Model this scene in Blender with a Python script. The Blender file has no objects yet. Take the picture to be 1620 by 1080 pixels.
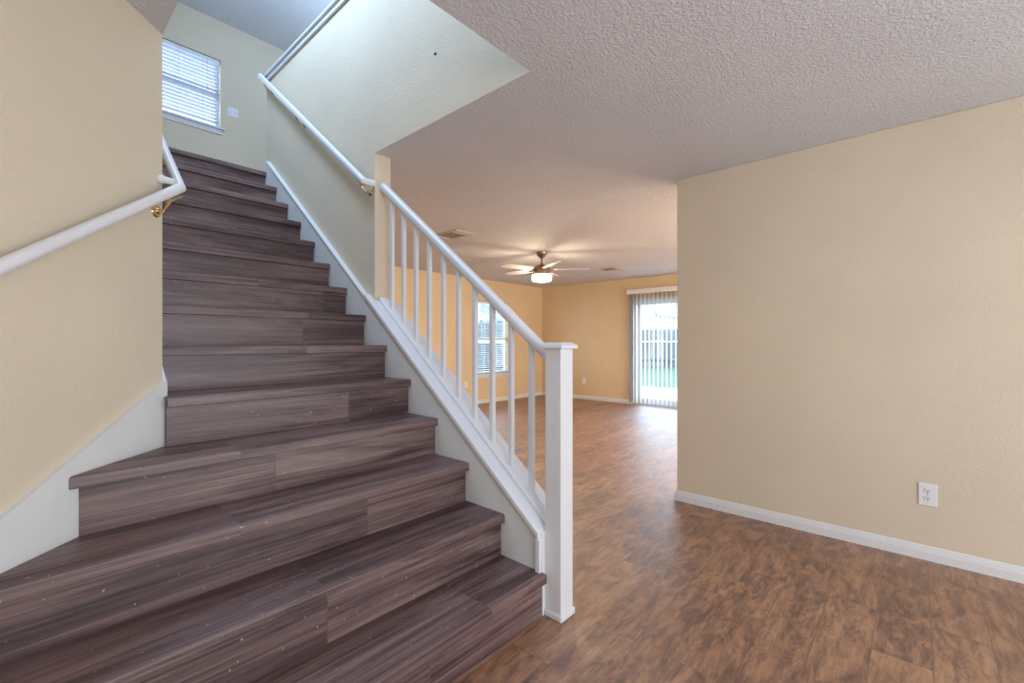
import bpy, bmesh, math, random
from mathutils import Vector, Matrix
random.seed(7)
C = bpy.context.scene.collection
SC = bpy.context.scene

# ------------------------------------------------------------------ camera
cam_d = bpy.data.cameras.new('camera'); cam = bpy.data.objects.new('camera', cam_d); C.objects.link(cam)
EYE = 1.205
cam.location = (0, 0, EYE)
cam.rotation_euler = (math.pi/2, 0, -math.radians(47.9876))
cam_d.sensor_width = 36; cam_d.lens = 707.9954/1620*36
cam_d.shift_y = 0.8144/1620
cam_d.clip_start = 0.02; cam_d.clip_end = 200
SC.camera = cam
SC.view_settings.view_transform = 'Standard'
SC.view_settings.look = 'None'
SC.view_settings.exposure = 0.0
SC.view_settings.gamma = 1.0
SC.view_settings.use_curve_mapping = False

def lin(r, g, b):
    f = lambda c: (c/255/12.92) if c/255 <= 0.04045 else ((c/255+0.055)/1.055)**2.4
    return (f(r), f(g), f(b), 1)

# ------------------------------------------------------------------ world
w = bpy.data.worlds.new('sky'); SC.world = w; w.use_nodes = True
nt = w.node_tree; nt.nodes.clear()
wo = nt.nodes.new('ShaderNodeOutputWorld'); bg = nt.nodes.new('ShaderNodeBackground')
tc = nt.nodes.new('ShaderNodeTexCoord'); sx = nt.nodes.new('ShaderNodeSeparateXYZ'); cr = nt.nodes.new('ShaderNodeValToRGB')
cr.color_ramp.elements[0].position = 0.0; cr.color_ramp.elements[0].color = (0.80, 0.90, 1.0, 1)
cr.color_ramp.elements[1].position = 0.8; cr.color_ramp.elements[1].color = (0.50, 0.72, 1.0, 1)
nt.links.new(tc.outputs['Generated'], sx.inputs[0]); nt.links.new(sx.outputs['Z'], cr.inputs[0])
nt.links.new(cr.outputs[0], bg.inputs[0]); nt.links.new(bg.outputs[0], wo.inputs[0])
bg.inputs[1].default_value = 10.0

def area(name, loc, rot, sx_, sy_, power, col, spread=math.pi):
    d = bpy.data.lights.new(name, 'AREA'); d.shape = 'RECTANGLE'; d.size = sx_; d.size_y = sy_
    d.energy = power; d.color = col; d.spread = spread
    o = bpy.data.objects.new(name, d); C.objects.link(o); o.location = loc; o.rotation_euler = rot
    return o
def lamp(name, loc, power, col, r=0.2):
    d = bpy.data.lights.new(name, 'POINT'); d.energy = power; d.color = col; d.shadow_soft_size = r
    o = bpy.data.objects.new(name, d); C.objects.link(o); o.location = loc
# added fill light behind the camera, tilted up; no door is built there
area('foyer_front_fill', (1.2, -2.38, 1.15), (math.radians(100), 0, 0), 3.4, 2.0, 100, (0.80, 0.90, 1.0))
# added point light brightening the foyer, without a fixture
lamp('foyer_fill', (0.4, -1.2, 1.55), 33, (0.88, 0.92, 1.0), 0.25)
# added cool area light brightening the stairwell, no fixture modelled
area('stairwell_fill', (0.52, 2.75, 4.6), (0, math.radians(-68), 0), 0.7, 2.2, 96, (0.45, 0.67, 1.0))
area('hall_up_fill', (2.4, 4.3, 3.95), (math.pi, 0, 0), 0.5, 0.5, 32, (0.46, 0.68, 1.0))  # added behind the half wall, aimed up to brighten the upper ceiling
# added warm area fill out of view; no windows are built there
area('living_side_fill', (5.8, -1.6, 1.2), (math.radians(105), 0, 0), 3.6, 1.8, 130, (1.0, 0.88, 0.72))
lamp('living_warm_fill', (5.2, 0.5, 1.65), 78, (1.0, 0.86, 0.70), 0.3)  # added warm point light hidden behind the right wall, lifting the ceiling

# ------------------------------------------------------------------ materials
M = {}
def nodes(name, rough=0.5, metal=0.0, spec=0.5):
    m = bpy.data.materials.new(name); m.use_nodes = True
    t = m.node_tree; b = t.nodes['Principled BSDF']
    b.inputs['Roughness'].default_value = rough; b.inputs['Metallic'].default_value = metal
    b.inputs['Specular IOR Level'].default_value = spec
    M[name] = m
    return m, t, b
def N(t, ty, **kw):
    n = t.nodes.new(ty)
    for k, v in kw.items():
        if k in n.inputs: n.inputs[k].default_value = v
        else: setattr(n, k, v)
    return n
def ramp(t, src, stops):
    r = t.nodes.new('ShaderNodeValToRGB'); e = r.color_ramp.elements
    while len(e) < len(stops): e.new(0.5)
    for k, (p, c) in enumerate(stops): e[k].position = p; e[k].color = c
    t.links.new(src, r.inputs[0]); return r
def pos(t, scale=(1, 1, 1), rot=(0, 0, 0)):
    g = t.nodes.new('ShaderNodeNewGeometry'); mp = t.nodes.new('ShaderNodeMapping')
    mp.inputs['Scale'].default_value = scale; mp.inputs['Rotation'].default_value = rot
    t.links.new(g.outputs['Position'], mp.inputs[0]); return mp
def plain(name, col, rough=0.5, metal=0.0, var=0.03, spec=0.5):
    m, t, b = nodes(name, rough, metal, spec)
    p = pos(t); n = N(t, 'ShaderNodeTexNoise', Scale=9.0, Detail=4.0); t.links.new(p.outputs[0], n.inputs['Vector'])
    lo = tuple(max(0, c*(1-var)) for c in col[:3])+(1,); hi = tuple(min(1, c*(1+var)) for c in col[:3])+(1,)
    r = ramp(t, n.outputs['Fac'], [(0.3, lo), (0.7, hi)]); t.links.new(r.outputs[0], b.inputs['Base Color'])
    return m
def textured(name, col, scale, strength, rough=0.75, dist=0.004):
    m, t, b = nodes(name, rough, spec=0.3)
    p = pos(t)
    n = N(t, 'ShaderNodeTexNoise', Scale=scale, Detail=3.0, Roughness=0.55, Distortion=0.5)
    n2 = N(t, 'ShaderNodeTexNoise', Scale=1.3, Detail=3.0)
    t.links.new(p.outputs[0], n.inputs['Vector']); t.links.new(p.outputs[0], n2.inputs['Vector'])
    rr = ramp(t, n.outputs['Fac'], [(0.42, (0, 0, 0, 1)), (0.62, (1, 1, 1, 1))])
    bp_ = N(t, 'ShaderNodeBump', Strength=strength, Distance=dist); t.links.new(rr.outputs[0], bp_.inputs['Height'])
    t.links.new(bp_.outputs[0], b.inputs['Normal'])
    lo = tuple(c*0.965 for c in col[:3])+(1,); hi = tuple(min(1, c*1.03) for c in col[:3])+(1,)
    r = ramp(t, n2.outputs['Fac'], [(0.35, lo), (0.65, hi)]); t.links.new(r.outputs[0], b.inputs['Base Color'])
    return m
textured('wall_paint', lin(219, 205, 183), 85, 0.24)
textured('wall_paint_warmlit', lin(226, 203, 168), 85, 0.24)  # living-room walls yellowed: warm room light put into the paint colour
textured('ceiling_paint', lin(213, 211, 214), 66, 0.45, dist=0.006)
plain('white_gloss', lin(226, 227, 230), 0.28, var=0.02)
plain('white_satin', lin(224, 226, 226), 0.4, var=0.02)
plain('white_plastic', lin(232, 232, 236), 0.35, var=0.01)
plain('dark_slot', lin(30, 26, 25), 0.6)
plain('brass', lin(226, 198, 146), 0.22, 1.0)
plain('nickel', lin(150, 130, 118), 0.30, 1.0)
plain('blade_white', lin(214, 206, 200), 0.4)
plain('concrete', lin(150, 148, 144), 0.9, var=0.08)
plain('pale_siding', lin(225, 228, 232), 0.8)
plain('grey_fascia', lin(128, 138, 150), 0.8)
plain('vent_metal', lin(205, 192, 178), 0.5)
plain('carpet', lin(180, 170, 155), 0.95)

# blind slats: a little light comes through
m, t, b = nodes('blind_vinyl', 0.45)
b.inputs['Base Color'].default_value = lin(206, 210, 226)
tr = N(t, 'ShaderNodeBsdfTranslucent'); tr.inputs[0].default_value = lin(225, 235, 250)
mx = N(t, 'ShaderNodeMixShader'); mx.inputs[0].default_value = 0.10
t.links.new(b.outputs[0], mx.inputs[1]); t.links.new(tr.outputs[0], mx.inputs[2])
t.links.new(mx.outputs[0], t.nodes['Material Output'].inputs[0])
m, t, b = nodes('vane_vinyl', 0.4)
b.inputs['Base Color'].default_value = lin(240, 242, 244)
tr = N(t, 'ShaderNodeBsdfTranslucent'); tr.inputs[0].default_value = lin(235, 240, 245)
mx = N(t, 'ShaderNodeMixShader'); mx.inputs[0].default_value = 0.30
t.links.new(b.outputs[0], mx.inputs[1]); t.links.new(tr.outputs[0], mx.inputs[2])
t.links.new(mx.outputs[0], t.nodes['Material Output'].inputs[0])
# window glass
m, t, b = nodes('glass', 0.02)
t.nodes.remove(b)
tp = N(t, 'ShaderNodeBsdfTransparent'); tp.inputs[0].default_value = (0.93, 0.97, 0.98, 1)
gl = N(t, 'ShaderNodeBsdfGlossy', Roughness=0.02); lw_ = N(t, 'ShaderNodeLayerWeight', Blend=0.5); fr = N(t, 'ShaderNodeMath', operation='POWER'); fr.inputs[1].default_value = 5.0; t.links.new(lw_.outputs['Facing'], fr.inputs[0]); mx = N(t, 'ShaderNodeMixShader')
t.links.new(fr.outputs[0], mx.inputs[0]); t.links.new(tp.outputs[0], mx.inputs[1]); t.links.new(gl.outputs[0], mx.inputs[2])
t.links.new(mx.outputs[0], t.nodes['Material Output'].inputs[0])
# lit lamp glass
m, t, b = nodes('lamp_glass', 0.3)
b.inputs['Base Color'].default_value = (0.9, 0.85, 0.75, 1)
b.inputs['Emission Color'].default_value = (1.0, 0.80, 0.55, 1); b.inputs['Emission Strength'].default_value = 95

def wood(name, stops, rough, grain_scale, seam=None, swirl=1.0, fleck=0.0, bump=0.15, mixseam=0.6, spec=0.5, mul=9, rings=0.0, yoff=0.0):
    """long grain along X, optional plank seams (length, width), pale scuffs"""
    m, t, b = nodes(name, rough, spec=spec)
    p = pos(t)
    rnd = N(t, 'ShaderNodeObjectInfo')
    add = N(t, 'ShaderNodeVectorMath', operation='MULTIPLY_ADD')
    comb = N(t, 'ShaderNodeCombineXYZ')
    t.links.new(rnd.outputs['Random'], comb.inputs[0]); t.links.new(rnd.outputs['Random'], comb.inputs[1])
    t.links.new(comb.outputs[0], add.inputs[0]); add.inputs[1].default_value = (7.3, 0, 0); p.inputs['Location'].default_value = (0, yoff, 0); t.links.new(p.outputs[0], add.inputs[2])
    vec = add.outputs[0]
    src = vec
    brick = None
    if seam:
        br = N(t, 'ShaderNodeTexBrick', Scale=1.0); br.offset = 0.37
        br.inputs['Brick Width'].default_value = seam[0]; br.inputs['Row Height'].default_value = seam[1]
        br.inputs['Mortar Size'].default_value = 0.0016; br.inputs['Mortar Smooth'].default_value = 0.3
        br.inputs['Color1'].default_value = (0, 0, 0, 1); br.inputs['Color2'].default_value = (1, 1, 1, 1); br.inputs['Mortar'].default_value = (0.5, 0.5, 0.5, 1)
        t.links.new(vec, br.inputs['Vector'])
        sh = N(t, 'ShaderNodeVectorMath', operation='MULTIPLY_ADD'); sh.inputs[1].default_value = (13, 9, 5)
        t.links.new(br.outputs['Color'], sh.inputs[0]); t.links.new(vec, sh.inputs[2]); src = sh.outputs[0]; brick = br
    mp = N(t, 'ShaderNodeMapping'); mp.inputs['Scale'].default_value = grain_scale
    t.links.new(src, mp.inputs[0])
    n1 = N(t, 'ShaderNodeTexNoise', Scale=1.0, Detail=8.0, Roughness=0.66, Distortion=swirl)
    t.links.new(mp.outputs[0], n1.inputs['Vector'])
    mp2 = N(t, 'ShaderNodeMapping'); mp2.inputs['Scale'].default_value = (grain_scale[0]*1.2, grain_scale[1]*mul, grain_scale[2]*mul)
    t.links.new(src, mp2.inputs[0])
    n2 = N(t, 'ShaderNodeTexNoise', Scale=1.0, Detail=4.0, Roughness=0.65, Distortion=swirl*0.5)
    t.links.new(mp2.outputs[0], n2.inputs['Vector'])
    mm = N(t, 'ShaderNodeMix', data_type='FLOAT'); mm.inputs[0].default_value = 0.38
    t.links.new(n1.outputs['Fac'], mm.inputs[2]); t.links.new(n2.outputs['Fac'], mm.inputs[3])
    fac = mm.outputs[0]
    if rings:   # cathedral figure: contour lines of a slow noise
        m3 = N(t, 'ShaderNodeMapping'); m3.inputs['Scale'].default_value = (1.5, 7.5, 7.5); t.links.new(src, m3.inputs[0])
        n3 = N(t, 'ShaderNodeTexNoise', Scale=1.0, Detail=2.0, Roughness=0.5, Distortion=0.9); t.links.new(m3.outputs[0], n3.inputs['Vector'])
        k1 = N(t, 'ShaderNodeMath', operation='MULTIPLY'); k1.inputs[1].default_value = 95.0; t.links.new(n3.outputs['Fac'], k1.inputs[0])
        k2 = N(t, 'ShaderNodeMath', operation='SINE'); t.links.new(k1.outputs[0], k2.inputs[0])
        k3 = N(t, 'ShaderNodeMath', operation='MULTIPLY_ADD'); k3.inputs[1].default_value = rings; t.links.new(k2.outputs[0], k3.inputs[0]); t.links.new(fac, k3.inputs[2]); fac = k3.outputs[0]
    if brick:
        ma = N(t, 'ShaderNodeMath', operation='MULTIPLY_ADD'); ma.inputs[1].default_value = 0.09
        t.links.new(brick.outputs['Color'], ma.inputs[0]); t.links.new(fac, ma.inputs[2])
        mb = N(t, 'ShaderNodeMath', operation='SUBTRACT'); mb.inputs[1].default_value = 0.045; t.links.new(ma.outputs[0], mb.inputs[0]); fac = mb.outputs[0]
    r = ramp(t, fac, stops)
    col = r.outputs[0]
    if brick:
        mc = N(t, 'ShaderNodeMix', data_type='RGBA'); mc.inputs[7].default_value = lin(44, 30, 24)
        mf = N(t, 'ShaderNodeMath', operation='MULTIPLY'); mf.inputs[1].default_value = mixseam
        t.links.new(brick.outputs['Fac'], mf.inputs[0]); t.links.new(mf.outputs[0], mc.inputs[0]); t.links.new(col, mc.inputs[6]); col = mc.outputs[2]
    if fleck:
        v = N(t, 'ShaderNodeTexNoise', Scale=75.0, Detail=1.0); t.links.new(vec, v.inputs['Vector'])
        vr = ramp(t, v.outputs['Fac'], [(fleck, (0, 0, 0, 1)), (fleck+0.02, (1, 1, 1, 1))])
        mk = N(t, 'ShaderNodeMix', data_type='RGBA'); mk.inputs[7].default_value = lin(190, 175, 165)
        vm = N(t, 'ShaderNodeMath', operation='MULTIPLY'); vm.inputs[1].default_value = 0.7
        t.links.new(vr.outputs[0], vm.inputs[0]); t.links.new(vm.outputs[0], mk.inputs[0]); t.links.new(col, mk.inputs[6]); col = mk.outputs[2]
    t.links.new(col, b.inputs['Base Color'])
    bu = N(t, 'ShaderNodeBump', Strength=bump, Distance=0.002); t.links.new(n2.outputs['Fac'], bu.inputs['Height']); t.links.new(bu.outputs[0], b.inputs['Normal'])
    rr = ramp(t, n2.outputs['Fac'], [(0.3, (rough-0.06,)*3+(1,)), (0.7, (rough+0.08,)*3+(1,))]); t.links.new(rr.outputs[0], b.inputs['Roughness'])
    return m
wood('floor_vinyl', [(0.30, lin(72, 48, 38)), (0.40, lin(104, 70, 54)), (0.47, lin(134, 93, 70)), (0.54, lin(158, 113, 82)), (0.64, lin(178, 134, 99))],
     0.48, (4.2, 10, 10), seam=(0.92, 0.178), swirl=1.5, bump=0.22, spec=1.0, mul=4, rings=0.022, yoff=0.05, mixseam=0.5)
M['floor_vinyl'].node_tree.nodes['Principled BSDF'].inputs['Coat Weight'].default_value = 0.55
M['floor_vinyl'].node_tree.nodes['Principled BSDF'].inputs['Coat Roughness'].default_value = 0.48
M['floor_vinyl'].node_tree.nodes['Principled BSDF'].inputs['Coat IOR'].default_value = 1.6
wood('stair_wood', [(0.32, lin(46, 34, 32)), (0.42, lin(80, 61, 60)), (0.50, lin(108, 85, 84)), (0.57, lin(126, 104, 99)), (0.68, lin(150, 129, 122))],
     0.36, (1.1, 11, 11), seam=(1.35, 4.0), swirl=0.8, fleck=0.755, bump=0.3, mixseam=0.3)

# grass and fence
m, t, b = nodes('lawn', 0.9)
p = pos(t); n = N(t, 'ShaderNodeTexNoise', Scale=14.0, Detail=8.0, Roughness=0.7); t.links.new(p.outputs[0], n.inputs['Vector'])
r = ramp(t, n.outputs['Fac'], [(0.3, lin(38, 52, 36)), (0.55, lin(66, 84, 58)), (0.75, lin(96, 108, 84))]); t.links.new(r.outputs[0], b.inputs['Base Color'])
m, t, b = nodes('weathered_wood', 0.9)
p = pos(t, (7.1, 7.1, 0.5)); n = N(t, 'ShaderNodeTexNoise', Scale=1.0, Detail=6.0); t.links.new(p.outputs[0], n.inputs['Vector'])
r = ramp(t, n.outputs['Fac'], [(0.3, lin(72, 70, 72)), (0.5, lin(104, 102, 102)), (0.7, lin(132, 128, 125))]); t.links.new(r.outputs[0], b.inputs['Base Color'])
m, t, b = nodes('shingles', 0.95)
p = pos(t); n = N(t, 'ShaderNodeTexVoronoi', Scale=4.0); t.links.new(p.outputs[0], n.inputs['Vector'])
r = ramp(t, n.outputs['Color'], [(0.2, lin(86, 88, 94)), (0.8, lin(136, 138, 142))]); t.links.new(r.outputs[0], b.inputs['Base Color'])

# ------------------------------------------------------------------ mesh helpers
def box(bm, lo, hi, bev=0.0, seg=2):
    c = [(a+b)/2 for a, b in zip(lo, hi)]; s = [abs(b-a) for a, b in zip(lo, hi)]
    r = bmesh.ops.create_cube(bm, size=1.0, matrix=Matrix.Translation(c) @ Matrix.Diagonal((*s, 1)))
    if bev > 0:
        vs = set(r['verts']); es = [e for e in bm.edges if e.verts[0] in vs and e.verts[1] in vs]
        bmesh.ops.bevel(bm, geom=es, offset=bev, segments=seg, profile=0.5, affect='EDGES')
def prism(bm, pts, axis, a, b, left=None):
    """2D polygon extruded along axis between a and b; `left(u,v)` may move the a end"""
    def P(u, v, w):
        return {'x': (w, u, v), 'y': (u, w, v), 'z': (u, v, w)}[axis]
    A = [bm.verts.new(P(u, v, left(u, v) if left else a)) for u, v in pts]
    B = [bm.verts.new(P(u, v, b)) for u, v in pts]
    n = len(pts)
    fa = bm.faces.new(A); fb = bm.faces.new(list(reversed(B)))
    for i in range(n): bm.faces.new((A[i], B[i], B[(i+1) % n], A[(i+1) % n]))
    if left: bmesh.ops.triangulate(bm, faces=[fa])
def cyl(bm, p0, p1, r0, r1=None, seg=24, caps=True):
    r1 = r0 if r1 is None else r1
    p0 = Vector(p0); p1 = Vector(p1); d = p1-p0
    q = Vector((0, 0, 1)).rotation_difference(d.normalized()).to_matrix().to_4x4()
    bmesh.ops.create_cone(bm, cap_ends=caps, segments=seg, radius1=r0, radius2=r1, depth=d.length,
                          matrix=Matrix.Translation((p0+p1)/2) @ q)
def lathe(bm, prof, c=(0, 0, 0), seg=40):
    rings = []
    for r, z in prof:
        if r < 1e-6: rings.append([bm.verts.new((c[0], c[1], c[2]+z))])
        else: rings.append([bm.verts.new((c[0]+r*math.cos(2*math.pi*k/seg), c[1]+r*math.sin(2*math.pi*k/seg), c[2]+z)) for k in range(seg)])
    for a, b in zip(rings, rings[1:]):
        for k in range(seg):
            k2 = (k+1) % seg
            if len(a) == 1: bm.faces.new((a[0], b[k], b[k2]))
            elif len(b) == 1: bm.faces.new((a[k], b[0], a[k2]))
            else: bm.faces.new((a[k], b[k], b[k2], a[k2]))
def sweep(bm, path, prof):
    """profile (side, up) swept along straight pieces with mitred joints"""
    P = [Vector(p) for p in path]; n = len(P)
    T = [(P[i+1]-P[i]).normalized() for i in range(n-1)]
    for i in range(n-1):
        t = T[i]; side = t.cross(Vector((0, 0, 1)))
        side = side.normalized() if side.length > 1e-4 else Vector((1, 0, 0)); up = side.cross(t).normalized()
        n0 = (T[i-1]+t) if i > 0 else t
        n1 = (t+T[i+1]) if i < n-2 else t
        A = []; B = []
        for s, u in prof:
            o = side*s+up*u
            A.append(bm.verts.new(P[i]+o-t*(o.dot(n0)/t.dot(n0))))
            B.append(bm.verts.new(P[i+1]+o-t*(o.dot(n1)/t.dot(n1))))
        k = len(prof)
        bm.faces.new(A); bm.faces.new(list(reversed(B)))
        for j in range(k): bm.faces.new((A[j], B[j], B[(j+1) % k], A[(j+1) % k]))
def tube(bm, pts, r, seg=10):
    for a, b in zip(pts, pts[1:]): cyl(bm, a, b, r, seg=seg)
    for p in pts: bmesh.ops.create_uvsphere(bm, u_segments=seg, v_segments=6, radius=r, matrix=Matrix.Translation(p))
def worldloc(o):
    v = Vector(o.location)
    while o.parent: o = o.parent; v += Vector(o.location)
    return v
def obj(name, bm, mat, parent=None, smooth=False, local=False, slots=None):
    if parent is not None and not local:
        bmesh.ops.translate(bm, verts=bm.verts, vec=-worldloc(parent))
    bmesh.ops.recalc_face_normals(bm, faces=bm.faces)
    me = bpy.data.meshes.new(name); bm.to_mesh(me); bm.free()
    me.materials.append(M[mat])
    if slots:
        for s in slots: me.materials.append(M[s])
    if smooth:
        me.shade_smooth(); me.set_sharp_from_angle(angle=math.radians(35))
    o = bpy.data.objects.new(name, me); C.objects.link(o)
    if parent is not None: o.parent = parent
    return o
def thing(name, label, cat, loc=(0, 0, 0), rotz=0, group=None):
    o = bpy.data.objects.new(name, None); C.objects.link(o); o.empty_display_size = 0.1
    o.location = loc; o.rotation_euler = (0, 0, rotz); o['label'] = label; o['category'] = cat
    if group: o['group'] = group
    return o
def tag(o, label, cat, group=None):
    o['label'] = label; o['category'] = cat
    if group: o['group'] = group
    return o
def struct(name, bm, mat, **kw):
    o = obj(name, bm, mat, **kw); o['kind'] = 'structure'; return o
def dup(root, loc, rotz, label, group=None):
    r = root.copy(); C.objects.link(r); r.location = loc; r.rotation_euler = (0, 0, rotz); r['label'] = label
    if group: r['group'] = group
    for ch in list(root.children):
        c = ch.copy(); C.objects.link(c); c.parent = r
        for g in list(ch.children):
            d = g.copy(); C.objects.link(d); d.parent = c
    return r
BM = bmesh.new

# ------------------------------------------------------------------ dimensions
RISE, RUN, Y0 = 0.1975, 0.249, 1.1865
XR = 1.5423           # right end of the treads, face of the skirt board
WX = 1.574            # face of the stair wall
WX2 = 1.692
XL = 0.396            # face of the wall left of the stairs
CY = 2.249            # corner of the angled wall
K = XL-CY             # angled wall: x - y = K
CE = 2.44; UF = 14*RISE; UC = 5.13
FY = 6.32; PX = 8.038; RX = 3.3812; RY = 1.35
COLY = 2.625; UEND = 4.50
OPY = 1.3052
L = lambda y: 0.348+0.793*(y-1.233)     # bottom line of the sloping curb trim

# ------------------------------------------------------------------ setting
bm = BM(); box(bm, (-1.2, -2.6, -0.1), (PX+0.15, FY+0.15, 0)); struct('floor', bm, 'floor_vinyl')

def plate(bm, xs, ys, z0, z1, hole):
    for i in range(len(xs)-1):
        for j in range(len(ys)-1):
            if (i, j) not in hole: box(bm, (xs[i], ys[j], z0), (xs[i+1], ys[j+1], z1))
def holed_wall(axis, c0, c1, us, zs, holes):
    bm = BM()
    for i in range(len(us)-1):
        for k in range(len(zs)-1):
            if (i, k) in holes: continue
            if axis == 'y': box(bm, (us[i], c0, zs[k]), (us[i+1], c1, zs[k+1]))
            else: box(bm, (c0, us[i], zs[k]), (c1, us[i+1], zs[k+1]))
    bmesh.ops.remove_doubles(bm, verts=bm.verts, dist=1e-5)
    # drop the doubled inner faces
    seen = {}
    for f in bm.faces:
        seen.setdefault(tuple(sorted(v.index for v in f.verts)), []).append(f)
    bm.verts.index_update()
    key = {}
    for f in list(bm.faces): key.setdefault(frozenset(v.index for v in f.verts), []).append(f)
    bmesh.ops.delete(bm, geom=[f for fs in key.values() if len(fs) > 1 for f in fs], context='FACES_ONLY')
    return bm
bm = BM()
xs = [-1.2, XL, WX, PX+0.15]; ys = [-2.6, OPY, 4.4595, FY+0.15]
plate(bm, xs, ys, CE, UF-0.012, {(1, 1)})
bmesh.ops.remove_doubles(bm, verts=bm.verts, dist=1e-5)
bm.verts.index_update(); key = {}
for f in list(bm.faces): key.setdefault(frozenset(v.index for v in f.verts), []).append(f)
bmesh.ops.delete(bm, geom=[f for fs in key.values() if len(fs) > 1 for f in fs], context='FACES_ONLY')
struct('ceiling', bm, 'ceiling_paint')
bm = BM(); box(bm, (0.2, 1.1, UC), (3.4, FY+0.15, UC+0.1)); struct('ceiling_upper', bm, 'ceiling_paint')
bm = BM(); box(bm, (WX2, OPY, UF-0.0115), (3.3, FY, UF)); struct('floor_upper', bm, 'carpet')

# outer wall with the living-room window and the landing window
LW = (5.99, 6.91, 0.575, 2.02)     # living-room window
UW = (0.78, 1.683, 3.815, 4.65)    # landing window
struct('wall_far', holed_wall('y', FY, FY+0.15, [XL-0.12, LW[0], LW[1], PX+0.15], [0, LW[2], LW[3], CE], {(1, 1)}), 'wall_paint_warmlit')
struct('wall_landing', holed_wall('y', FY, FY+0.15, [XL-0.12, UW[0], UW[1], 3.3], [CE, UW[2], UW[3], UC], {(1, 1)}), 'wall_paint')
SD = (2.22, 4.06, 0.0, 2.04)       # sliding door opening
struct('wall_patio', holed_wall('x', PX, PX+0.15, [-2.6, SD[0], SD[1], FY], [0, SD[3], CE], {(1, 0)}), 'wall_paint_warmlit')
bm = BM(); box(bm, (RX, -2.5, 0), (RX+0.118, RY, CE), 0.004); struct('wall_right', bm, 'wall_paint')
bm = BM(); prism(bm, [(XL, CY), (-0.95, -0.95-K), (-1.05, -0.95-K+0.06), (XL-0.12, CY+0.05)], 'z', 0, CE); struct('wall_left', bm, 'wall_paint')
bm = BM(); box(bm, (-1.07, -2.5, 0), (-0.95, -0.95-K+0.06, CE)); struct('wall_foyer', bm, 'wall_paint')
bm = BM(); box(bm, (-1.07, -2.62, 0), (PX+0.15, -2.5, CE)); struct('wall_back', bm, 'wall_paint')
bm = BM(); box(bm, (XL-0.12, CY, 0), (XL, FY, UC)); box(bm, (XL-0.12, OPY-0.12, CE+0.001), (XL+0.0005, CY, UC)); struct('wall_stair_left', bm, 'wall_paint')
bm = BM()
prism(bm, [(COLY, 0), (FY, 0), (FY, UF-0.02), (UEND, UF-0.02), (UEND, 3.655), (OPY-0.05, 3.655), (OPY-0.05, CE+0.0004), (COLY, CE+0.0004)], 'x', WX-0.0005, WX2)
struct('wall_stair_right', bm, 'wall_paint')
bm = BM(); prism(bm, [(1.24, 0), (COLY, 0), (COLY, L(COLY)+0.005), (1.24, L(1.24)+0.005)], 'x', WX-0.0003, WX2); struct('wall_knee', bm, 'white_satin')
bm = BM(); box(bm, (XL-0.12, 1.18, UF), (3.3, OPY-0.0005, UC)); struct('wall_hall_front', bm, 'wall_paint')
bm = BM(); box(bm, (3.2, OPY, UF), (3.3, FY, UC)); struct('wall_hall_right', bm, 'wall_paint')

# baseboards with a stepped profile; profile (outward, up)
BB = [(0, 0), (0.015, 0), (0.015, 0.046), (0.012, 0.052), (0.012, 0.058), (0.008, 0.066), (0.0085, 0.070), (0.005, 0.076), (0, 0.078)]
bm = BM()
# right wall: face -X, and its end: face +Y
P0 = [(RX-o, u) for o, u in BB]
A = [bm.verts.new((RX-o, -2.5, u)) for o, u in BB]; B = [bm.verts.new((RX-o, RY+o, u)) for o, u in BB]; D = [bm.verts.new((RX+0.118, RY+o, u)) for o, u in BB]
for S, T_ in ((A, B), (B, D)):
    for j in range(len(BB)-1): bm.faces.new((S[j], T_[j], T_[j+1], S[j+1]))
bm.faces.new(A); bm.faces.new(D)
struct('baseboard_right', bm, 'white_gloss')
bm = BM(); prism(bm, [(FY-o, u) for o, u in BB], 'x', WX2, PX); struct('baseboard_far', bm, 'white_gloss')
bm = BM(); prism(bm, [(PX-o, u) for o, u in BB], 'y', SD[1]+0.01, FY-0.015); struct('baseboard_patio', bm, 'white_gloss')
bm = BM(); prism(bm, [(WX2+o, u) for o, u in BB], 'y', COLY, FY-0.015); struct('baseboard_stair', bm, 'white_gloss')

# cap and trim of the upstairs half wall
bm = BM()
box(bm, (1.540, OPY, 3.656), (1.735, UEND+0.012, 3.682), 0.006, 3)
box(bm, (1.556, OPY, 3.618), (WX, UEND+0.006, 3.656), 0.003)
struct('trim_1', bm, 'white_gloss', smooth=True)
bm = BM(); box(bm, (WX-0.001, OPY, 3.600), (WX2, UEND, 3.6545)); bm.free()

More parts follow.
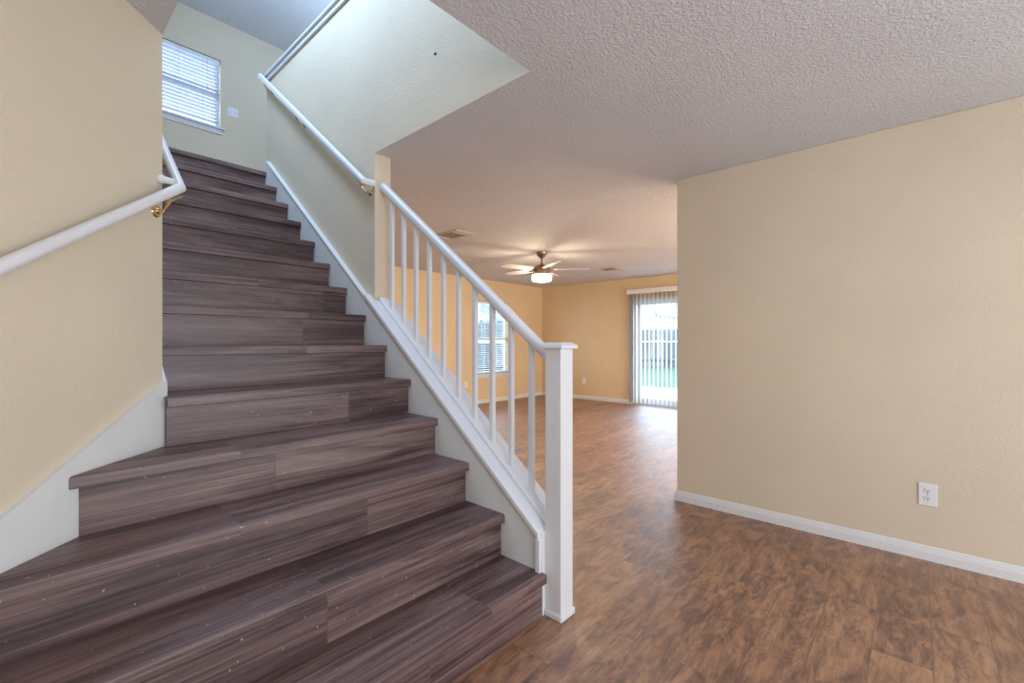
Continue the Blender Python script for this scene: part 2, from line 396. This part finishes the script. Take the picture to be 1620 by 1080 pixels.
# ------------------------------------------------------------------ staircase
def left_lim(y, i, off=0.020):
    return XL+0.004 if i >= 5 else min(y+K+off*math.sqrt(2), XL+0.014)
st = thing('staircase', 'dark brown wood-look staircase climbing between two walls, flared to the left at the bottom', 'stairs', (1.0, 1.2, 0))
YB = (XL+0.014)-(K+0.020*math.sqrt(2))    # y where the limit bends
for i in range(1, 15):
    yn = Y0+(i-1)*RUN; zt = i*RISE
    yb = yn+RUN+0.030 if i < 14 else FY
    th = 0.040 if i < 14 else 0.040
    top = [(yn+0.008, zt), (yb, zt)]; bot = [(yb, zt-th), (yn+0.002, zt-th)]
    if yn+0.008 < YB < yb: top.insert(1, (YB, zt)); bot.insert(1, (YB, zt-th))
    r = 0.009
    arc = [(yn+r-r*math.cos(a), zt-r+r*math.sin(a)) for a in (math.radians(k) for k in (0, 20, 40, 60, 78))]
    pts = [(yn, zt-th+0.002)]+arc+[p for p in top[1:]]+bot
    pts[1+len(arc)-1] = arc[-1]
    bm = BM(); prism(bm, pts, 'x', 0, XR, left=lambda u, v: left_lim(u, i)+0.0015)
    o = obj('tread', bm, 'stair_wood', st, smooth=True)
    bm = BM(); prism(bm, [(yn+0.024, zt-RISE), (yn+0.036, zt-RISE), (yn+0.036, zt-th), (yn+0.024, zt-th)], 'x', 0, XR-0.0005, left=lambda u, v: left_lim(u, i)+0.0015)
    obj('riser', bm, 'stair_wood', st)
# white skirt boards
bm = BM()
yt = UEND-0.005
pts = [(1.242, 0), (4.32, 0), (yt, UF-0.05), (yt, UF+0.10), (4.42, L(4.42)-0.012), (1.242, L(1.242)-0.001)]
prism(bm, pts, 'x', XR+0.0008, WX)
s = obj('skirt_board', bm, 'white_satin', st)
bm = BM()
prism(bm, [(COLY+0.01, L(COLY+0.01)-0.012), (4.42, L(4.42)-0.024), (4.42, L(4.42)-0.010), (COLY+0.01, L(COLY+0.01)+0.002)], 'x', XR-0.006, WX)
obj('skirt_moulding', bm, 'white_gloss', st)
# left skirt on the angled wall, 20 mm thick, then along the stair wall
def skirt_left(bm, p0, p1, z0, z1, tk, n, low0=0.0, low1=0.0):
    a = Vector(p0); b2 = Vector(p1); n = Vector(n)
    q = []
    for (p, z, lo) in ((a, z0, low0), (b2, z1, low1)):
        for off in (0, tk):
            for zz in (lo, z):
                v = Vector((p.x+n.x*off, p.y+n.y*off, zz)); q.append(bm.verts.new(v))
    # order: a0lo a0hi a1lo a1hi b0lo b0hi b1lo b1hi
    a0l, a0h, a1l, a1h, b0l, b0h, b1l, b1h = q
    for f in ((a1l, a1h, b1h, b1l), (a0h, b0h, b1h, a1h), (a0l, a0h, a1h, a1l), (b0l, b1l, b1h, b0h), (a0l, b0l, b0h, a0h), (a0l, a1l, b1l, b0l)): bm.faces.new(f)
nn = (math.sqrt(.5), -math.sqrt(.5))
bm = BM()
ex = -0.945; z_c = 1.045; sl = 0.30/0.415
skirt_left(bm, (ex, ex-K), (XL-0.001, CY-0.001), z_c-sl*(XL-ex), z_c+0.003, 0.020, nn)
obj('skirt_board', bm, 'white_satin', st)
bm = BM()
skirt_left(bm, (XL-0.006, XL+0.014-(K+0.020*math.sqrt(2))+0.0003), (XL-0.006, 4.42), 1.036, 1.045+0.793*(4.42-CY), 0.020, (1, 0))
obj('skirt_board', bm, 'white_satin', st)

# ------------------------------------------------------------------ balustrade
ba = thing('balustrade', 'white painted stair railing with ten square balusters and a newel post', 'railing', (1.62, 1.175, 0))
# curb trim on the knee wall
def slope_prism(bm, x0, x1, lo, hi, ya, yb, chamfer=0.0):
    pts = [(ya, L(ya)+lo), (yb, L(yb)+lo), (yb, L(yb)+hi), (ya, L(ya)+hi)]
    prism(bm, pts, 'x', x0, x1)
bm = BM()
slope_prism(bm, 1.527, 1.739, 0.0, 0.030, 1.222, COLY-0.0015)
box(bm, (1.527, 1.215, 0), (XR+0.0005, 1.2415, L(1.222)+0.005))
box(bm, (XR+0.0005, 1.215, 0), (1.739, 1.240, L(1.222)+0.028))
bmesh.ops.remove_doubles(bm, verts=bm.verts, dist=1e-5)
cu = obj('curb_trim', bm, 'white_gloss', ba)
md = cu.modifiers.new('b', 'BEVEL'); md.width = 0.004; md.segments = 2
# extend small tongue beside the wall end
bm = BM(); slope_prism(bm, 1.527, WX-0.001, 0.0, 0.030, COLY-0.0015, COLY+0.055)
tg = obj('curb_end', bm, 'white_gloss', ba); md = tg.modifiers.new('b', 'BEVEL'); md.width = 0.005; md.segments = 2
bm = BM(); slope_prism(bm, 1.600, 1.666, 0.026, 0.056, 1.221, COLY-0.002)
sh = obj('shoe_rail', bm, 'white_gloss', ba); md = sh.modifiers.new('b', 'BEVEL'); md.width = 0.009; md.segments = 3
# balusters
RB = lambda y: 1.537+0.793*(y-1.739)    # centre line of the handrail
for k in range(10):
    y = 2.514-k*0.1298; s_ = 0.0118
    bm = BM(); x = 1.633
    pts = [(y-s_, L(y-s_)+0.050), (y+s_, L(y+s_)+0.050), (y+s_, RB(y+s_)-0.010), (y-s_, RB(y-s_)-0.010)]
    prism(bm, pts, 'x', x-s_, x+s_)
    o = obj('baluster', bm, 'white_gloss', ba); md = o.modifiers.new('b', 'BEVEL'); md.width = 0.0015; md.segments = 2
# handrail: rounded top, flat underside
def rail_prof(w_, h_):
    r = w_/2; pts = []
    for k in range(13):
        a = math.pi*k/12
        pts.append((r*math.cos(a), h_/2-r*0.9+r*0.9*math.sin(a)))
    pts += [(-r, -h_/2+0.010), (-r+0.007, -h_/2), (r-0.007, -h_/2), (r, -h_/2+0.010)]
    return pts
bm = BM(); sweep(bm, [(1.633, 1.222, RB(1.222)), (1.633, COLY-0.004, RB(COLY-0.004))], rail_prof(0.050, 0.052))
obj('handrail', bm, 'white_gloss', ba, smooth=True)
# newel post
bm = BM(); box(bm, (1.568, 1.130, 0), (1.658, 1.2148, 1.176), 0.003)
nw = obj('newel_post', bm, 'white_gloss', ba)
bm = BM(); prism(bm, [(1.559, 1.121), (1.667, 1.121), (1.667, 1.214), (1.559, 1.214)], 'z', 0, 0.030)
bw = obj('base_moulding', bm, 'white_gloss', nw)
md = bw.modifiers.new('b', 'BEVEL'); md.width = 0.007; md.segments = 3
bm = BM(); box(bm, (1.5515, 1.113, 1.176), (1.6745, 1.232, 1.192), 0.003)
cxn, cyn = 1.613, 1.1725
bmesh.ops.create_cone(bm, cap_ends=True, segments=4, radius1=0.0800, radius2=0.056, depth=0.012, matrix=Matrix.Translation((cxn, cyn, 1.1975)) @ Matrix.Rotation(math.pi/4, 4, 'Z'))
obj('newel_cap', bm, 'white_gloss', nw)

# ------------------------------------------------------------------ wall handrails
def bracket(parent, wall_pt, nrm, rail_pt):
    """brass base disc on the wall, curved arm, saddle under the rail"""
    bm = BM(); w_ = Vector(wall_pt); n = Vector(nrm).normalized(); rp = Vector(rail_pt)
    cyl(bm, w_, w_+n*0.006, 0.026, 0.022, 20); cyl(bm, w_+n*0.006, w_+n*0.014, 0.013, 0.008, 16)
    a = w_+n*0.01; d = rp-a
    pts = [a, a+n*0.020+Vector((0, 0, -0.004)), a+Vector((d.x*0.75, d.y*0.75, d.z*0.25)), a+Vector((d.x*0.97, d.y*0.97, d.z*0.6)), rp]
    tube(bm, pts, 0.0055, 10)
    cyl(bm, w_+n*0.006+Vector((0, 0, 0.016)), w_+n*0.009+Vector((0, 0, 0.016)), 0.004, seg=10)
    cyl(bm, w_+n*0.006-Vector((0, 0, 0.018)), w_+n*0.009-Vector((0, 0, 0.018)), 0.004, seg=10)
    o = obj('bracket', bm, 'brass', parent, smooth=True)
    return o
def saddle(parent, pt, t, ln=0.07):
    t = Vector(t).normalized(); p = Vector(pt); bm = BM()
    sweep(bm, [p-t*ln/2, p+t*ln/2], [(0.009, 0.002), (-0.009, 0.002), (-0.009, -0.0015), (0.009, -0.0015)])
    for s in (-0.35, 0.35):
        c = p+t*ln*s; bmesh.ops.create_uvsphere(bm, u_segments=10, v_segments=6, radius=0.005, matrix=Matrix.Translation(c-Vector((0, 0, 0.003))))
    obj('saddle', bm, 'brass', parent, smooth=True)
hr = thing('wall_handrail', 'white wooden handrail running up the right stair wall on small brass brackets', 'handrail', (WX, 2.64, 2.24))
rx = 1.503; SLR = 0.770
RR = lambda y: 2.243+SLR*(y-2.64)
bm = BM(); sweep(bm, [(WX, 2.640, RR(2.64)), (rx, 2.640, RR(2.64)), (rx, 4.455, RR(4.455))], rail_prof(0.042, 0.043))
bmesh.ops.remove_doubles(bm, verts=bm.verts, dist=1e-5)
obj('rail', bm, 'white_gloss', hr, smooth=True)
tt = (0, 1, SLR)
for y in (2.675, 3.68, 4.36):
    bracket(hr, (WX-0.0005, y+0.004, RR(y)-0.075), (-1, 0, 0), (rx, y, RR(y)-0.030)); saddle(hr, (rx, y, RR(y)-0.034), tt)
hl = thing('wall_handrail', 'white wooden handrail on the left angled wall, bending around the corner up the stairs', 'handrail', (XL, CY, 1.8))
off = 0.055
kx = K+off*math.sqrt(2); cxr = XL+off; cyr = cxr-kx; zc = 1.836; s1 = 0.40/0.467
SA = 0.914
xe = -0.80
bm = BM()
sweep(bm, [(xe, xe-kx, zc-SA*(cxr-xe)), (cxr, cyr, zc), (cxr, 4.45, zc+0.81*(4.45-cyr))], rail_prof(0.035, 0.035))
obj('rail', bm, 'white_gloss', hl, smooth=True)
# painted stub that carries the mitred corner
bm = BM(); cyl(bm, (XL-0.012, CY-0.012, zc+0.020), (XL+0.035, CY-0.030, zc+0.012), 0.016, 0.012, 16)
bmesh.ops.create_uvsphere(bm, u_segments=16, v_segments=8, radius=0.019, matrix=Matrix.Translation((XL-0.008, CY-0.018, zc+0.018)))
obj('corner_rosette', bm, 'white_satin', hl, smooth=True)
bracket(hl, (0.372, 0.372-K, 1.722), (nn[0], nn[1], 0), (0.405, 0.405-kx, zc-0.068)); saddle(hl, (0.425, 0.425-kx, zc-0.062), (1, 1, SA), 0.09)
bracket(hl, (-0.55, -0.55-K, zc-SA*1.0-0.09), (nn[0], nn[1], 0), (-0.55, -0.55-kx, zc-SA*1.01-0.03))
bracket(hl, (XL, 3.4, zc+0.81*(3.4-cyr)-0.09), (1, 0, 0), (cxr, 3.4, zc+0.81*(3.4-cyr)-0.03))

# ------------------------------------------------------------------ wall outlets and switch (local: outward = -Y, centre at origin)
ou = thing('wall_outlet', 'white double wall outlet near the bottom of the right wall', 'outlet', (RX, -0.052, 0.362), -math.pi/2)
bm = BM(); box(bm, (-0.040, -0.006, -0.063), (0.040, 0, 0.063), 0.004); obj('cover_plate', bm, 'white_plastic', ou, local=True)
for sgn in (1, -1):
    bm = BM()
    pts = []
    for k in range(24):
        a = 2*math.pi*k/24; pts.append((max(-0.0145, min(0.0145, 0.0172*math.cos(a))), sgn*0.0195+0.0142*math.sin(a)))
    prism(bm, pts, 'y', -0.009, -0.004); rc = obj('receptacle', bm, 'white_plastic', ou, local=True)
    bm = BM()
    box(bm, (-0.0075, -0.0094, sgn*0.0195-0.001), (-0.0050, -0.0089, sgn*0.0195+0.008)); box(bm, (0.0050, -0.0094, sgn*0.0195), (0.0075, -0.0089, sgn*0.0195+0.007))
    cyl(bm, (0, -0.0094, sgn*0.0195-0.0065), (0, -0.0089, sgn*0.0195-0.0065), 0.003, seg=12); obj('slots', bm, 'dark_slot', rc, local=True)
bm = BM(); cyl(bm, (0, -0.0075, 0), (0, -0.0055, 0), 0.0028, seg=12); obj('screw', bm, 'nickel', ou, local=True)
dup(ou, (5.71, FY, 0.401), 0, 'small white wall outlet under and left of the living room window, seen between balusters')
dup(ou, (PX, 5.194, 0.388), -math.pi/2, 'small white wall outlet low on the far wall left of the sliding door')
sw = thing('light_switch', 'white double toggle switch plate beside the landing window', 'light switch', (1.817, FY, 4.064))
bm = BM(); box(bm, (-0.058, -0.006, -0.058), (0.058, 0, 0.058), 0.004); obj('cover_plate', bm, 'white_plastic', sw, local=True)
for x in (-0.023, 0.023):
    bm = BM(); box(bm, (x-0.005, -0.0075, -0.012), (x+0.005, -0.005, 0.012)); tg_ = obj('switch_slot', bm, 'vent_metal', sw, local=True)
    bm = BM(); prism(bm, [(-0.006, -0.006), (-0.016, 0.002), (-0.015, 0.008), (-0.006, 0.004)], 'x', x-0.0035, x+0.0035); obj('toggle', bm, 'white_plastic', sw, local=True)

# dark wall plug in the half wall
bm = BM(); cyl(bm, (WX-0.004, 1.988, 2.815), (WX+0.002, 1.988, 2.815), 0.0035, seg=10); box(bm, (WX-0.006, 1.984, 2.813), (WX-0.001, 2.003, 2.819))
tag(obj('wall_screw', bm, 'dark_slot'), 'tiny dark screw left in the pale wall high above the stairs', 'screw')

# ------------------------------------------------------------------ ceiling vents
def vent(x0, x1, y0, y1, label):
    v = thing('ceiling_vent', label, 'air vent', ((x0+x1)/2, (y0+y1)/2, CE), 0, 'ceiling vents')
    z1 = CE
    bm = BM(); fw = 0.022
    box(bm, (x0, y0, z1-0.008), (x1, y0+fw, z1), 0.002); box(bm, (x0, y1-fw, z1-0.008), (x1, y1, z1), 0.002)
    box(bm, (x0, y0+fw, z1-0.008), (x0+fw, y1-fw, z1), 0.002); box(bm, (x1-fw, y0+fw, z1-0.008), (x1, y1-fw, z1), 0.002)
    obj('frame', bm, 'vent_metal', v)
    bm = BM(); box(bm, (x0+fw, y0+fw, z1-0.001), (x1-fw, y1-fw, z1-0.0002)); obj('duct_opening', bm, 'dark_slot', v)
    n = 12; ya = y0+fw; yb = y1-fw
    for k in range(n):
        yc = ya+(k+0.5)*(yb-ya)/n; s_ = 1 if k >= 3 else -1
        bm = BM(); h = 0.017; dx = h*0.80*s_; dz = 0.005
        prism(bm, [(yc-dx, z1-0.002-dz), (yc+dx, z1-0.002-dz*0.1), (yc+dx, z1-0.001-dz*0.1), (yc-dx, z1-0.001-dz)], 'x', x0+fw, x1-fw)
        obj('louver', bm, 'vent_metal', v)
vent(3.24, 3.50, 3.74, 4.14, 'beige louvered ceiling vent nearest the stairs, left of the ceiling fan')
vent(6.57, 6.88, 3.62, 4.01, 'beige louvered ceiling vent between the ceiling fan and the sliding door')

# ------------------------------------------------------------------ ceiling fan
FX, FYY = 4.855, 3.823
fan = thing('ceiling_fan', 'brushed metal ceiling fan with pale blades and a lit round glass lamp', 'ceiling fan', (FX, FYY, CE))
bm = BM(); lathe(bm, [(0, 0), (0.075, 0), (0.074, -0.012), (0.066, -0.035), (0.045, -0.062), (0.022, -0.082), (0.020, -0.09), (0, -0.09)]); obj('canopy', bm, 'nickel', fan, smooth=True, local=True)
bm = BM(); cyl(bm, (0, 0, -0.085), (0, 0, -0.185), 0.012, seg=16); lathe(bm, [(0, -0.150), (0.020, -0.152), (0.026, -0.170), (0.030, -0.180), (0, -0.182)]); obj('downrod', bm, 'nickel', fan, smooth=True, local=True)
bm = BM(); lathe(bm, [(0, -0.175), (0.055, -0.178), (0.085, -0.190), (0.112, -0.215), (0.120, -0.245), (0.118, -0.270), (0.124, -0.285), (0.130, -0.300), (0.128, -0.312), (0, -0.312)]); obj('motor_housing', bm, 'nickel', fan, smooth=True, local=True)
bm = BM(); lathe(bm, [(0, -0.310), (0.128, -0.311), (0.135, -0.320), (0.135, -0.375), (0.130, -0.390), (0.110, -0.401), (0.06, -0.404), (0, -0.405)]); obj('lamp_glass', bm, 'lamp_glass', fan, smooth=True, local=True)
for k in range(5):
    a = math.radians(20+72*k)
    R_ = Matrix.Rotation(a, 4, 'Z')
    bm = BM(); pitch = Matrix.Rotation(math.radians(12), 4, 'X')
    out = [(0.16, -0.045), (0.20, -0.056), (0.40, -0.070), (0.56, -0.072), (0.62, -0.058), (0.645, -0.025), (0.645, 0.022), (0.61, 0.054), (0.55, 0.066), (0.40, 0.064), (0.20, 0.054), (0.16, 0.045)]
    prism(bm, out, 'z', -0.004, 0.004)
    bmesh.ops.transform(bm, matrix=R_ @ Matrix.Translation((0, 0, -0.235)) @ pitch, verts=bm.verts)
    bl = obj('blade', bm, 'blade_white', fan, local=True)
    bm = BM(); prism(bm, [(0.09, -0.018), (0.20, -0.034), (0.235, 0), (0.20, 0.034), (0.09, 0.018)], 'z', -0.009, -0.0045)
    bmesh.ops.transform(bm, matrix=R_ @ Matrix.Translation((0, 0, -0.235)) @ pitch, verts=bm.verts)
    obj('blade_arm', bm, 'nickel', bl, local=True)

# ------------------------------------------------------------------ windows with blinds
def window(name, x0, x1, z0, z1, meet):
    bm = BM(); f = 0.035; ya = FY+0.075; yb = FY+0.125
    box(bm, (x0, ya, z0), (x0+f, yb, z1)); box(bm, (x1-f, ya, z0), (x1, yb, z1))
    box(bm, (x0+f, ya, z0), (x1-f, yb, z0+f)); box(bm, (x0+f, ya, z1-f), (x1-f, yb, z1))
    wn = struct(name, bm, 'white_plastic')
    bm = BM(); box(bm, (x0+f, ya-0.004, meet-0.022), (x1-f, yb-0.01, meet+0.022), 0.003); obj('meeting_rail', bm, 'white_plastic', wn)
    bm = BM(); box(bm, (x0+f, ya+0.018, z0+f), (x1-f, ya+0.022, meet-0.02)); obj('pane', bm, 'glass', wn)
    bm = BM(); box(bm, (x0+f, ya+0.028, meet+0.02), (x1-f, ya+0.032, z1-f)); obj('pane', bm, 'glass', wn)
    # sill and apron
    bm = BM(); box(bm, (x0-0.035, FY-0.045, z0-0.022), (x1+0.035, FY+0.0, z0), 0.005, 3); box(bm, (x0, FY, z0-0.004), (x1, FY+0.075, z0+0.001)); obj('window_sill', bm, 'white_gloss', wn, smooth=True)
    bm = BM(); prism(bm, [(FY-0.016, z0-0.075), (FY, z0-0.080), (FY, z0-0.022), (FY-0.020, z0-0.022), (FY-0.020, z0-0.045), (FY-0.014, z0-0.060)], 'x', x0-0.012, x1+0.012); obj('apron', bm, 'white_gloss', wn)
    return wn
window('window_1', *UW, 4.23)
window('window_2', *LW, 1.285)
def h_blind(x0, x1, z0, z1, tilt, label, pitch, cords, wandx, mat='blind_vinyl'):
    b_ = thing('window_blind', label, 'window blind', ((x0+x1)/2, FY+0.035, z1))
    yc = FY+0.036
    bm = BM(); box(bm, (x0+0.006, yc-0.028, z1-0.050), (x1-0.006, yc+0.024, z1-0.008), 0.003); obj('headrail', bm, 'white_plastic', b_)
    n = int((z1-0.06-z0-0.03)/pitch)
    for k in range(n+1):
        z = z1-0.075-k*pitch
        if z < z0+0.03: break
        bm = BM(); ca, sa = math.cos(tilt), math.sin(tilt); hw = 0.025
        pts = []
        for s_ in (-1, -0.5, 0, 0.5, 1): pts.append((s_*hw, 0.002*(1-s_*s_)))
        up = [(yc+p*ca-q*sa, z+p*sa+q*ca) for p, q in pts]
        dn = [(yc+p*ca-(q-0.0026)*sa, z+p*sa+(q-0.0026)*ca) for p, q in reversed(pts)]
        prism(bm, up+dn, 'x', x0+0.010, x1-0.010)
        obj('slat', bm, mat, b_)
    bm = BM(); box(bm, (x0+0.010, yc-0.026, z0+0.006), (x1-0.010, yc+0.026, z0+0.026), 0.004); obj('bottom_rail', bm, 'blind_vinyl', b_)
    for cx in cords:
        bm = BM(); cyl(bm, (cx, yc-0.030, z1-0.04), (cx, yc-0.030, z0+0.015), 0.0012, seg=6); obj('ladder_cord', bm, 'grey_fascia', b_)
    bm = BM(); cyl(bm, (wandx, yc-0.038, z1-0.045), (wandx, yc-0.038, z1-0.045-0.38*min(1, (z1-z0))), 0.0022, seg=8)
    cyl(bm, (wandx, yc-0.038, z1-0.045-0.38*min(1, (z1-z0))-0.03), (wandx, yc-0.038, z1-0.045-0.38*min(1, (z1-z0))), 0.006, 0.003, seg=10)
    obj('pull_cord', bm, 'grey_fascia', b_)
h_blind(UW[0], UW[1], UW[2], UW[3], math.radians(-16), 'white slatted blind lowered over the landing window at the top of the stairs', 0.043, (0.98, 1.26, 1.50), 1.545)
h_blind(LW[0], LW[1], LW[2], LW[3], math.radians(4), 'white slatted blind with open slats over the living room window behind the balusters', 0.043, (6.16, 6.45, 6.75), 6.10, 'vane_vinyl')

# ------------------------------------------------------------------ sliding door and vertical blind
bm = BM(); y0, y1, z0, z1 = SD; f = 0.045; xa, xb = PX+0.03, PX+0.13
box(bm, (xa, y0, 0), (xb, y0+f, z1)); box(bm, (xa, y1-f, 0), (xb, y1, z1)); box(bm, (xa, y0+f, z1-f), (xb, y1-f, z1)); box(bm, (xa, y0+f, 0), (xb, y1-f, 0.035))
dr = struct('door_1', bm, 'white_plastic')
ym = (y0+y1)/2
for (a, b2, xo) in ((y0+f, ym+0.03, 0.045), (ym-0.03, y1-f, 0.085)):
    bm = BM(); s_ = 0.060; x_ = PX+xo; d_ = 0.030
    box(bm, (x_, a, 0.035), (x_+d_, a+s_, z1-f)); box(bm, (x_, b2-s_, 0.035), (x_+d_, b2, z1-f)); box(bm, (x_, a+s_, 0.035), (x_+d_, b2-s_, 0.12)); box(bm, (x_, a+s_, z1-f-0.07), (x_+d_, b2-s_, z1-f))
    pn = obj('door_panel', bm, 'white_plastic', dr)
    bm = BM(); box(bm, (x_+0.013, a+s_, 0.12), (x_+0.017, b2-s_, z1-f-0.07)); obj('pane', bm, 'glass', pn)
bm = BM(); box(bm, (PX+0.018, ym+0.0, 0.9), (PX+0.045, ym+0.02, 1.15), 0.004); obj('door_handle', bm, 'white_plastic', dr)
vb = thing('vertical_blind', 'white vertical vane blind with a valance over the sliding patio door', 'vertical blind', (PX, ym, 2.2))
bm = BM(); box(bm, (PX-0.105, SD[0]-0.10, 2.125), (PX-0.092, SD[1]+0.10, 2.215), 0.002); box(bm, (PX-0.092, SD[0]-0.10, 2.125), (PX, SD[0]-0.088, 2.215)); box(bm, (PX-0.092, SD[1]+0.088, 2.125), (PX, SD[1]+0.10, 2.215)); box(bm, (PX-0.092, SD[0]-0.088, 2.207), (PX, SD[1]+0.088, 2.215))
obj('valance', bm, 'white_plastic', vb)
bm = BM(); box(bm, (PX-0.065, SD[0]-0.08, 2.150), (PX-0.030, SD[1]+0.08, 2.185)); obj('head_track', bm, 'white_plastic', vb)
ys_ = [SD[1]+0.06, SD[1]+0.035, SD[1]-0.02]+[SD[1]-0.09-0.084*k for k in range(21)]
for k, y in enumerate(ys_):
    if y < SD[0]-0.05: break
    bm = BM(); ang = math.radians(4 if k > 2 else 12); xc = PX-0.048; hw = 0.0445
    pts = []
    for s_ in (-1, -0.5, 0, 0.5, 1): pts.append((s_*hw, 0.004*(1-s_*s_)))
    q = [(xc+p*math.cos(ang)-r_*math.sin(ang), y+p*math.sin(ang)+r_*math.cos(ang)) for p, r_ in pts]
    q += [(xc+p*math.cos(ang)-(r_-0.0012)*math.sin(ang), y+p*math.sin(ang)+(r_-0.0012)*math.cos(ang)) for p, r_ in reversed(pts)]
    prism(bm, q, 'z', 0.035, 2.135); obj('vane', bm, 'vane_vinyl', vb)

# ------------------------------------------------------------------ back yard
bm = BM()
box(bm, (-5, FY+0.15, -0.32), (60, 40, -0.12)); box(bm, (PX+0.15, -25, -0.32), (60, FY+0.15, -0.12))
struct('ground', bm, 'lawn')
bm = BM(); bmesh.ops.create_grid(bm, x_segments=60, y_segments=60, size=0.5)
for v in bm.verts:
    v.co.x = 11.72+(v.co.x+0.5)*9.6; v.co.y = -6+(v.co.y+0.5)*16.8; v.co.z = -0.06+random.uniform(-0.02, 0.02)
lw = obj('lawn', bm, 'lawn'); lw['kind'] = 'stuff'; tag(lw, 'green lawn seen through the sliding door beyond the concrete patio', 'grass')
bm = BM(); box(bm, (PX+0.15, -1.0, -0.20), (11.7, 7.5, -0.02), 0.01); pa = tag(obj('patio_slab', bm, 'concrete'), 'pale concrete patio slab just outside the sliding door', 'patio')
def fence(label, axis, c, a, b2):
    fn = thing('wood_fence', label, 'fence', (c, (a+b2)/2, -0.06) if axis == 'x' else ((a+b2)/2, c, -0.06))
    bm = BM(); u = a; rr = random.Random(3)
    while u < b2:
        wd = 0.138; h = 1.83+rr.uniform(-0.02, 0.02); o_ = rr.uniform(0, 0.008)
        if axis == 'x': box(bm, (c+o_, u, -0.06), (c+0.018+o_, u+wd, h))
        else: box(bm, (u, c+o_, -0.06), (u+wd, c+0.018+o_, h))
        u += wd+0.012
    obj('fence_boards', bm, 'weathered_wood', fn)
    for z in (0.35, 1.22):
        bm = BM()
        if axis == 'x': box(bm, (c-0.04, a, z-0.045), (c-0.001, b2, z+0.045))
        else: box(bm, (a, c-0.04, z-0.045), (b2, c-0.001, z+0.045))
        obj('fence_rail', bm, 'pale_siding' if z > 1 else 'weathered_wood', fn)
    u = a
    while u < b2:
        bm = BM()
        if axis == 'x': box(bm, (c-0.13, u, -0.06), (c-0.042, u+0.09, 1.75))
        else: box(bm, (u, c-0.13, -0.06), (u+0.09, c-0.042, 1.75))
        obj('fence_post', bm, 'weathered_wood', fn); u += 2.4
fence('weathered grey board fence at the back of the lawn, seen through the sliding door', 'x', 21.5, 1.8, 14.3)
fence('weathered board fence seen through the living room window', 'y', 11.0, 5.2, 17.1)
def house(label, x0, x1, y0, y1, eave, ridge, axis, wall='pale_siding', roof='shingles', win=None):
    h = thing('neighbour_house', label, 'house', ((x0+x1)/2, (y0+y1)/2, -0.06))
    bm = BM()
    if axis == 'x': prism(bm, [(y0, -0.06), (y1, -0.06), (y1, eave), ((y0+y1)/2, ridge), (y0, eave)], 'x', x0, x1)
    else: prism(bm, [(x0, -0.06), (x1, -0.06), (x1, eave), ((x0+x1)/2, ridge), (x0, eave)], 'y', y0, y1)
    obj('house_wall', bm, wall, h)
    bm = BM(); o_ = 0.3; t_ = 0.18
    if axis == 'x':
        m_ = (y0+y1)/2; sl_ = (ridge-eave)/(m_-y0)
        prism(bm, [(y0-o_, eave-sl_*o_), (m_, ridge), (y1+o_, eave-sl_*o_), (y1+o_, eave-sl_*o_+t_), (m_, ridge+t_), (y0-o_, eave-sl_*o_+t_)], 'x', x0-o_, x1+o_)
    else:
        m_ = (x0+x1)/2; sl_ = (ridge-eave)/(m_-x0)
        prism(bm, [(x0-o_, eave-sl_*o_), (m_, ridge), (x1+o_, eave-sl_*o_), (x1+o_, eave-sl_*o_+t_), (m_, ridge+t_), (x0-o_, eave-sl_*o_+t_)], 'y', y0-o_, y1+o_)
    obj('house_roof', bm, roof, h)
    if win:
        bm = BM(); box(bm, *win, 0.0); obj('house_window', bm, 'grey_fascia', h)
house('pale neighbouring house with a steep gable beyond the back fence', 30, 40, 13.5, 21, 3.3, 7.2, 'x', roof='grey_fascia')
house('pale low neighbouring house at the right beyond the back fence', 34, 42, -2, 11.6, 2.75, 5.0, 'y', roof='pale_siding', win=((33.9, 10.4, 1.7), (34.02, 11.0, 2.4)))
house('neighbouring house with a mottled grey roof beyond the window fence', 6, 20.5, 15.0, 23, 2.2, 4.6, 'x')
